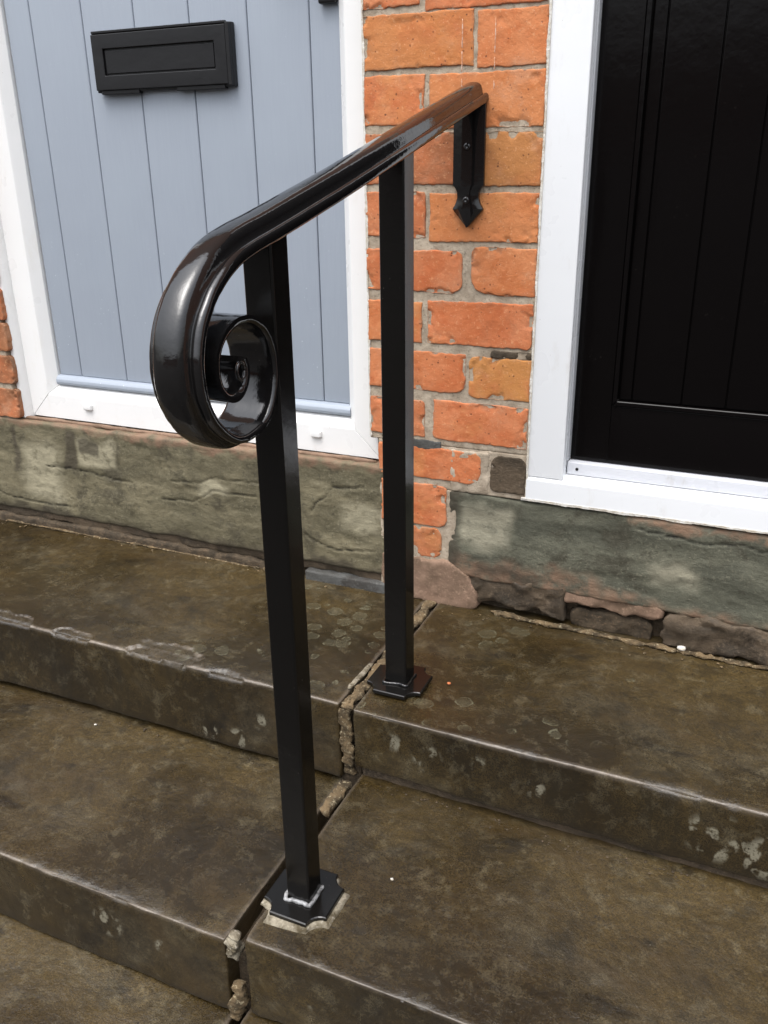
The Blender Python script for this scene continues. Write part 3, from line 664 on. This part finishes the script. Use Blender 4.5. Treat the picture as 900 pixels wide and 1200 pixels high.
# ------------------------------------------------------------------ grey door and its frame
def framebar(name, prof, a, b, ma, mb, axis_, mat, parent):
    """prof: list of (offset outwards from opening, y). a,b: end coordinates at offset 0, ma/mb: mitre slope per offset"""
    V = []; n = len(prof)
    for (e, mt) in ((a, ma), (b, mb)):
        for (dd, y) in prof: V.append(axis_(dd, e + mt * dd, y))
    F = [[i, (i + 1) % n, n + (i + 1) % n, n + i] for i in range(n)] + [list(range(n))[::-1], [n + i for i in range(n)]]
    o = link(name, V, F, mat, parent=parent, smooth=False)
    bm_fix(o); return o
import bmesh
def bm_fix(o, bevel=0):
    bm = bmesh.new(); bm.from_mesh(o.data); bmesh.ops.recalc_face_normals(bm, faces=bm.faces); bm.to_mesh(o.data); bm.free()
def bevel(o, w_=.0012, seg=2):
    m = o.modifiers.new('bevel', 'BEVEL'); m.width = w_; m.segments = seg; m.limit_method = 'ANGLE'; m.angle_limit = math.radians(25)
    for p in o.data.polygons: p.use_smooth = True
    n = o.modifiers.new('wn', 'WEIGHTED_NORMAL'); n.keep_sharp = False
OX0, OX1, OZ0, OZ1 = -1.045, -.270, .643, 2.03
fr1 = thing('door_frame', (-.66, .03, .56), 'white plastic frame around the grey door with two drain caps', 'door frame')
def prof(wd): return [(0, .10), (0, .050), (.004, .046), (.016, .033), (.020, .030), (wd, .030), (wd, .10)]
g_ = .0004
for nm, wd, a, b, ma, mb, ax in (('jamb', .077, OZ0 + g_, OZ1, -1, 1, lambda d_, e, y: (OX0 - d_, y, e)), ('jamb', .0715, OZ0 + g_, OZ1, -1, 1, lambda d_, e, y: (OX1 + d_, y, e)),
                             ('sill', .077, OX0 + g_, OX1 - g_, -1, 1, lambda d_, e, y: (e, y, OZ0 - d_)), ('head', .077, OX0 + g_, OX1 - g_, -1, 1, lambda d_, e, y: (e, y, OZ1 + d_))):
    o = framebar(nm, prof(wd), a, b, ma, mb, ax, MUPVC, fr1); bevel(o, .0012)
# quadrant trim at the left, against the brick
tp = [(-1.152, .06), (-1.150, .018), (-1.143, .012), (-1.134, .012), (-1.126, .020), (-1.1215, .031), (-1.1215, .06)]
V = [(x, y, z) for z in (.562, 2.1) for (x, y) in tp]; n = len(tp)
o = link('trim', V, [[i, (i + 1) % n, n + (i + 1) % n, n + i] for i in range(n)] + [list(range(n)), [n + i for i in range(n)]], MUPVC, parent=fr1, smooth=False); bm_fix(o); bevel(o, .002, 3)
for x, z in ((-.945, .6035), (-.339, .6050)):
    V, F, _ = rbox((x - .012, .0225, z - .0075), (x + .012, .034, z + .0075), .0035, .01); o = link('drain_cap', V, F, MUPVC, parent=fr1)
V, F = strip([(-1.15, .018, .5625), (-1.0, .020, .5630), (-.8, .021, .5625), (-.6, .020, .5632), (-.4, .021, .5628), (-.2, .022, .5632)], .010, .007, s=91, amp=.6); link('sealant', V, F, MPINK, parent=fr1)
V, F = ragged([(-.2005, .625), (-.2015, 1.46)], (1, 0), .0002, .0035, -.0012, .006, 92); o = link('sealant', V, F, MSEAL, parent=fr1, smooth=False); bm_fix(o)

d1 = thing('front_door', (-.66, .055, .645), 'blue grey boarded front door with black letter plate', 'door')
edges = [OX0 + .003, -.976, -.843, -.7165, -.5885, -.461, -.332, OX1 + .02]
for a, b in zip(edges[:-1], edges[1:]):
    V, F, _ = rbox((a + .0008, .055, .668), (b - .0008, .095, 2.02), .0030, (.5, .5, .5)); link('plank', V, F, MGREY, parent=d1, smooth=True)
V, F = box((OX0 + .003, .0615, .648), (OX1 + .02, .094, 2.021)); link('core', V, F, MGREY, parent=d1, smooth=False)
wp = [(.080, .668), (.053, .668), (.046, .665), (.0415, .659), (.0405, .652), (.043, .646), (.080, .6445)]
V = [(x, y, z) for x in (OX0 + .0005, OX1 + .004) for (y, z) in wp]; n = len(wp)
o = link('weather_bar', V, [[i, (i + 1) % n, n + (i + 1) % n, n + i] for i in range(n)] + [list(range(n)), [n + i for i in range(n)]], MGREY, parent=d1, smooth=False); bm_fix(o); bevel(o, .0015, 3)
# letter plate
LX0, LX1, LZ0, LZ1 = -.813, -.488, 1.264, 1.371
def ringbox(x0, x1, z0, z1, t, y0, y1):
    ps = [[(x0, z0), (x1, z0), (x1 - t, z0 + t), (x0 + t, z0 + t)], [(x1, z0), (x1, z1), (x1 - t, z1 - t), (x1 - t, z0 + t)], [(x1, z1), (x0, z1), (x0 + t, z1 - t), (x1 - t, z1 - t)], [(x0, z1), (x0, z0), (x0 + t, z0 + t), (x0 + t, z1 - t)]]
    V = []
    for (x, z) in ((x0, z0), (x1, z0), (x1, z1), (x0, z1), (x0 + t, z0 + t), (x1 - t, z0 + t), (x1 - t, z1 - t), (x0 + t, z1 - t)):
        V += [(x, y0, z), (x, y1, z)]
    F = []
    for i in range(4):
        j = (i + 1) % 4
        F += [[2 * i, 2 * j, 2 * (4 + j), 2 * (4 + i)], [2 * i + 1, 2 * (4 + i) + 1, 2 * (4 + j) + 1, 2 * j + 1], [2 * i, 2 * i + 1, 2 * j + 1, 2 * j], [2 * (4 + i), 2 * (4 + j), 2 * (4 + j) + 1, 2 * (4 + i) + 1]]
    return V, F
V, F = box((LX0, .041, LZ0), (LX1, .0545, LZ1), .002); lp = link('letter_plate', V, F, MLET, parent=d1, smooth=False)
V, F = ringbox(LX0 + .002, LX1 - .010, LZ0 + .004, LZ1 - .004, .026, .0355, .042); o = link('surround', V, F, MLET, parent=lp, smooth=False); bm_fix(o); bevel(o, .0014)
V, F = box((LX0 + .031, .0385, LZ0 + .033), (LX1 - .039, .0425, LZ1 - .033), .0012); link('flap', V, F, MLET, parent=lp, smooth=False)
V, F = box((LX1 - .009, .034, LZ0 + .001), (LX1 - .001, .046, LZ1 - .001), .0015); link('side_cap', V, F, MLET, parent=lp, smooth=False)
V, F = box((LX0 + .004, .036, LZ1 - .0025), (LX1 - .010, .044, LZ1 + .002), .001); link('top_lip', V, F, MLET, parent=lp, smooth=False)
for a, b in ((LX0 + .012, LX0 + .105), (LX1 - .13, LX1 - .02)):
    V, F = box((a, .039, LZ0 - .0035), (b, .050, LZ0 + .0035), .001); link('bottom_lip', V, F, MLET, parent=lp, smooth=False)
V, F, _ = rbox((-.306, .040, 1.385), (-.272, .0545, 1.62), .004, .02); hp = link('handle_plate', V, F, MLET, parent=d1)
V, F = strip([(-.289, .030, 1.50), (-.33, .012, 1.502), (-.40, .012, 1.50)], .016, .014, amp=.0, s=1); link('handle', V, F, MLET, parent=hp)

# ------------------------------------------------------------------ black door and its frame
fr2 = thing('door_frame', (.5, 0, .533), 'white painted frame around the glossy black door', 'door frame')
def fbox(nm, lo, hi, mat, par, bv=.0016):
    V, F = box(lo, hi, bv); o = link(nm, V, F, mat, parent=par, smooth=True, angle=50); return o
fbox('jamb', (.1165, .000, .5815), (.185, .09, 2.1), MUPVC2, fr2, .0022)
fbox('jamb', (.1850, .022, .6130), (.1885, .089, 2.099), MREVEAL_SHADE, fr2, .0008)  # side of the jamb reveal, its shade put into a greyer colour
fbox('jamb', (1.062, .000, .5815), (1.13, .09, 2.1), MUPVC2, fr2, .0022)
V = [(x, y, z) for x in (.1180, 1.13) for (y, z) in ((-.0030, .534), (-.0030, .5765), (.0, .5805), (.030, .5865), (.09, .5865), (.09, .534))]
o = link('sill', V, [[i, (i + 1) % 6, 6 + (i + 1) % 6, 6 + i] for i in range(6)] + [list(range(6)), [6 + i for i in range(6)]], MUPVC2, parent=fr2, smooth=False); bm_fix(o); bevel(o, .0015)
ts = fbox('threshold_strip', (.1870, .0245, .5870), (1.06, .06, .6105), MALU, fr2, .0015)
V = [(.2055 + .0028 * math.cos(a), y, .5985 + .0028 * math.sin(a)) for y in (.0235, .0255) for a in np.linspace(0, 2 * math.pi, 12, endpoint=False)]
o = link('screw', V, [[i, (i + 1) % 12, 12 + (i + 1) % 12, 12 + i] for i in range(12)] + [list(range(12))], MLET, parent=ts, smooth=False); bm_fix(o)
V, F = ragged([(.1185, .545), (.1185, 1.46)], (-1, 0), .0008, .0042, -.0030, .004, 93); o = link('sealant', V, F, MSEAL, parent=fr2, smooth=False); bm_fix(o)
V, F = ragged([(.110, .5365), (.9, .5345)], (0, -1), .0015, .0050, -.0040, .004, 94); o = link('sealant', V, F, MSEAL, parent=fr2, smooth=False); bm_fix(o)

d2 = thing('front_door', (.6, .04, .612), 'glossy black front door with grooved recessed panel', 'door')
fbox('stile', (.1890, .040, .6125), (.2555, .085, 2.09), MDOOR, d2, .0012)
fbox('bottom_rail', (.2560, .040, .6125), (1.055, .085, .7200), MDOOR, d2, .0012)
# panel moulding
def bar_poly(nm, V4, y0, y1): V, F = prism(V4, y0, y1, .0012); return link(nm, V, F, MDOOR, parent=d2, smooth=False)
bar_poly('moulding', [(.2565, .7215), (.2640, .7290), (.2640, 2.0), (.2565, 2.0)], .0370, .075)
bar_poly('moulding', [(.2650, .7290), (.2575, .7205), (1.05, .7205), (1.05, .7290)], .0370, .075)
for a, b in ((.2648, .2880), (.2880, .3720), (.3720, .4440), (.4440, .5180), (.5180, .60), (.60, .68), (.68, .76), (.76, .84), (.84, .92), (.92, 1.0), (1.0, 1.05)):
    V, F, _ = rbox((a + .0008, .0470, .7300), (b - .0008, .080, 2.05), .0028, (.5, .5, .5)); link('plank', V, F, MDOOR, parent=d2)
fbox('core', (.257, .0525, .7295), (1.052, .079, 2.06), MDOOR, d2, .001)

# ------------------------------------------------------------------ handrail
hr = thing('handrail', (-.005, -.40, .143), 'glossy black metal handrail with scrolled end and two square posts', 'handrail')
XC = -.003
inner = [(.0, 1.217), (-.15, 1.181), (-.307, 1.143), (-.50, 1.097), (-.62, 1.070), (-.690, 1.0550), (-.735, 1.0460), (-.770, 1.0360), (-.798, 1.0210), (-.821, 1.001), (-.836, .977), (-.842, .947), (-.836, .916), (-.818, .890), (-.790, .8735), (-.760, .873), (-.737, .884), (-.7235, .904), (-.7185, .927),
         (-.722, .948), (-.733, .966), (-.752, .9785), (-.775, .982), (-.797, .976), (-.811, .962), (-.816, .945), (-.811, .929), (-.800, .9195), (-.788, .9195), (-.779, .927), (-.776, .937), (-.780, .946)]
PI_ = catmull(inner, 7)
m = len(PI_); T = np.gradient(PI_, axis=0); T /= np.linalg.norm(T, axis=1)[:, None]
NN = np.stack([T[:, 1], -T[:, 0]], 1)
s_len = np.concatenate([[0], np.cumsum(np.linalg.norm(np.diff(PI_, axis=0), axis=1))])
hw = .0275
half = [(hw - .004, 0), (hw - .001, .0008), (hw, .003), (hw, .0095), (hw - .0012, .0120), (hw - .0040, .0136), (hw - .0070, .0134), (hw - .0092, .0118), (hw - .0102, .0130), (hw - .0108, .0185), (hw - .0122, .0238), (hw - .0150, .0272), (hw - .0195, .0290), (.0, .0298)]
pf = half + [(-x, y) for x, y in half[::-1][1:]] + [(-.012, 0), (.012, 0)]
pf = np.array(pf); K = len(pf)
hscale = np.interp(s_len, [0, .62, .78, .92, 1.05, 1.2, 1.35, 1.6], [1.03, 1.0, .95, .84, .50, .32, .28, .25])
wscale = np.interp(s_len, [0, .7, .9, 1.4, 1.8], [.96, .98, 1.05, 1.02, .95])
V = []
for i in range(m):
    hh = pf[:, 1] * hscale[i]
    # in the spiral tail the bar is hammered flat
    fl = np.clip((s_len[i] - .95) / .2, 0, 1); hflat = np.where(pf[:, 1] > .0005, np.minimum(.012, pf[:, 1] * 2.2), 0) * .75
    hh = (1 - fl) * hh + fl * hflat
    xx = XC + pf[:, 0] * wscale[i]
    V.append(np.stack([xx, PI_[i, 0] + NN[i, 0] * hh, PI_[i, 1] + NN[i, 1] * hh], 1))
V = np.concatenate(V)
sl_ = np.repeat(s_len, K); ham = sstep(.72, .95, sl_)
V[:, 1] += ham * .0012 * fbm(V, 55, 3, 5); V[:, 2] += ham * .0012 * fbm(V, 55, 3, 6); V[:, 0] += ham * .0008 * fbm(V, 40, 3, 9)
F = []
for i in range(m - 1):
    for j in range(K): F.append([i * K + j, (i + 1) * K + j, (i + 1) * K + (j + 1) % K, i * K + (j + 1) % K])
F.append(list(range(K))); F.append([(m - 1) * K + j for j in range(K)][::-1])
rl = link('rail', V, F, MBLKS, parent=hr, smooth=True); bm_fix(rl); rl.data.set_sharp_from_angle(angle=math.radians(55))
# spiral closing weld, a small ring bead
a = np.linspace(0, 2 * math.pi, 9)
V, F = strip([(.0245, -.783 + .0065 * math.cos(q), .938 + .0085 * math.sin(q)) for q in a], .0030, .0030, n=8, amp=.3, s=3, per=4, up=(1, 0, 0)); link('weld_bead', V, F, MBLKS, parent=rl)

PLATE = []
def post(px, py, zb, zt, w_, lab=None, seed=0):
    V = []; h = w_ / 2; c = .0022
    ring = [(h - c, -h), (h, -h + c), (h, h - c), (h - c, h), (-h + c, h), (-h, h - c), (-h, -h + c), (-h + c, -h)]
    zs = [zb, zt]
    for k, z in enumerate(zs):
        for (x, y) in ring:
            zz_ = z if k == 0 else (zt - .24 * -(y))      # top cut to the slope of the rail
            V.append((px + x, py + y, zz_))
    F = [[i, (i + 1) % 8, 8 + (i + 1) % 8, 8 + i] for i in range(8)] + [list(range(8))[::-1], [8 + i for i in range(8)]]
    p = link('post', V, F, MPOST, parent=hr, smooth=False); bm_fix(p); bevel(p, .0009, 2)
    # base plate with scooped corners
    H = .050; rb = .021; poly = []
    for (sx, sy, a0) in ((1, -1, 180), (1, 1, 270), (-1, 1, 0), (-1, -1, 90)):
        arc = [(px + sx * H + rb * math.cos(math.radians(t)) * 1, py + sy * H + rb * math.sin(math.radians(t))) for t in (np.linspace(180, 90, 7) if (sx, sy) == (1, -1) else np.linspace(270, 180, 7) if (sx, sy) == (1, 1) else np.linspace(360, 270, 7) if (sx, sy) == (-1, 1) else np.linspace(90, 0, 7))]
        # keep a little land before each scoop
        poly += arc
    n = len(poly); cen = np.array([px, py]); P2 = np.array(poly); PLATE.append(P2)
    V = []
    for (z, s_) in ((zb - .0065, 1.0), (zb - .001, 1.0), (zb, .965)):
        for q in P2: r_ = cen + (q - cen) * s_; V.append((r_[0], r_[1], z))
    F = []
    for k in range(2):
        for i in range(n): F.append([k * n + i, k * n + (i + 1) % n, (k + 1) * n + (i + 1) % n, (k + 1) * n + i])
    F += [list(range(n))[::-1], [2 * n + i for i in range(n)]]
    bp = link('base_plate', V, F, MPOST, parent=hr, smooth=False); bm_fix(bp)
    # weld bead round the foot
    e = h + .0015
    V, F = strip([(px - e, py + e, zb + .001), (px - e, py - e, zb + .0015), (px - e * .3, py - e - .001, zb + .001), (px + e * .4, py - e, zb + .002), (px + e, py - e, zb + .0015), (px + e, py, zb + .001), (px + e, py + e, zb + .0015)], .0055, .0055, n=8, amp=.5, s=seed, per=14, sc=140)
    link('weld_bead', V, F, MWELD if seed == 7 else MBLK, parent=p)
    return p
post(-.0035, -.678, .1535, 1.0585, .0365, seed=7)
post(-.0105, -.307, .2920, 1.147, .039, seed=8)
# wall bracket: ridged strap with spear point
BX = -.0065; hwb = .0275
outl = [(-hwb, 1.222), (-hwb, 1.0900), (-.0225, 1.0845), (-.0195, 1.0780), (-.0190, 1.0700), (-.0215, 1.0610), (-hwb, 1.0510), (0, 1.0215), (hwb, 1.0510), (.0215, 1.0610), (.0190, 1.0700), (.0195, 1.0780), (.0225, 1.0845), (hwb, 1.0900), (hwb, 1.222)]
n = len(outl); V = [(BX + x, -.0015, z) for x, z in outl] + [(BX + x, -.0085, z) for x, z in outl] + [(BX + x * .55, -.0130, z if i not in (0, n - 1) else z) for i, (x, z) in enumerate(outl)] + [(BX, -.0145, z) for x, z in outl]
F = [list(range(n))]
for k in (0, 1):
    for i in range(n): F.append([k * n + i, k * n + (i + 1) % n, (k + 1) * n + (i + 1) % n, (k + 1) * n + i])
# close ring 2 to the centre ridge
h_ = n // 2
for i in range(n - 1):
    F.append([2 * n + i, 2 * n + i + 1, 3 * n + i + 1, 3 * n + i])
o = link('wall_bracket', V, F, MBLK, parent=hr, smooth=False); bm = bmesh.new(); bm.from_mesh(o.data); bmesh.ops.remove_doubles(bm, verts=bm.verts, dist=.0002); bmesh.ops.recalc_face_normals(bm, faces=bm.faces); bm.to_mesh(o.data); bm.free(); bevel(o, .0008, 2)
for z in (1.150, 1.066):
    V = []; F = []; K2 = 14
    prof_ = [(.0062, -.0120), (.0060, -.0158), (.0048, -.0176), (.0026, -.0182), (.0012, -.0168), (0.0002, -.0166)]
    for (r_, y) in prof_: V += [(BX - .001 + r_ * math.cos(q), y, z + r_ * math.sin(q)) for q in np.linspace(0, 2 * math.pi, K2, endpoint=False)]
    for k in range(len(prof_) - 1):
        for i in range(K2): F.append([k * K2 + i, k * K2 + (i + 1) % K2, (k + 1) * K2 + (i + 1) % K2, (k + 1) * K2 + i])
    s_ = link('screw', V, F, MBLK, parent=o); bm_fix(s_)
# mortar bed under the front base plate
px, py = -.0035, -.678
Pp = PLATE[0]; cen = np.array([px, py])
Pp = np.concatenate([Pp + (np.roll(Pp, -1, 0) - Pp) * t for t in (0, .25, .5, .75)]).reshape(4, -1, 2).transpose(1, 0, 2).reshape(-1, 2); nn = len(Pp)
V = []
for (s_, z) in ((1.115, .1415), (1.085, .1448), (1.02, .1474), (.5, .1476)):
    for q in Pp:
        v_ = (q - cen) * s_; V.append((px + v_[0] + .0012, py + v_[1] - .0030, z))
V = np.array(V); V[:nn * 2, :2] += (.0045 * fbm(V[:nn * 2] * np.array([1, 1, 0]), 38, 4, 4))[:, None] * (V[:nn * 2, :2] - cen) / .05
V[:nn * 3, 2] += .0010 * fbm(V[:nn * 3], 90, 3, 8)
F = [[k * nn + i, k * nn + (i + 1) % nn, (k + 1) * nn + (i + 1) % nn, (k + 1) * nn + i] for k in range(3) for i in range(nn)]
o = link('mortar_bed', V, F, MBED, origin=(px, py, .143)); tag(o, 'pale mortar pad squeezed out under the front post plate', 'mortar')


# ------------------------------------------------------------------ terrace across the street (unseen, added to cut low sky light and darken reflections)
tr = thing('added_terrace', (0, -40, -.2), 'unseen brick terrace across the street, added to darken low reflections', 'house')
V, F = box((-30, -46, -.2), (30, -40, 4.6)); link('wall', V, F, MTERR, parent=tr, smooth=False)
V = [(-30.3, -39.7, 4.6), (30.3, -39.7, 4.6), (30.3, -43, 7), (-30.3, -43, 7), (-30.3, -46.3, 4.6), (30.3, -46.3, 4.6)]
link('roof', V, [[0, 1, 2, 3], [3, 2, 5, 4], [0, 3, 4], [1, 5, 2], [0, 4, 5, 1]], MROOF, parent=tr, smooth=False)
for x in range(-20, 21, 4):
    for z in (.8, 3.0):
        V, F = box((x, -40.05, z), (x + 1.1, -39.96, z + 1.2)); wdw = link('window', V, F, MUPVC, parent=tr, smooth=False)
        V, F = box((x + .08, -39.97, z + .08), (x + 1.02, -39.945, z + 1.12)); link('pane', V, F, MGLASS, parent=wdw, smooth=False)
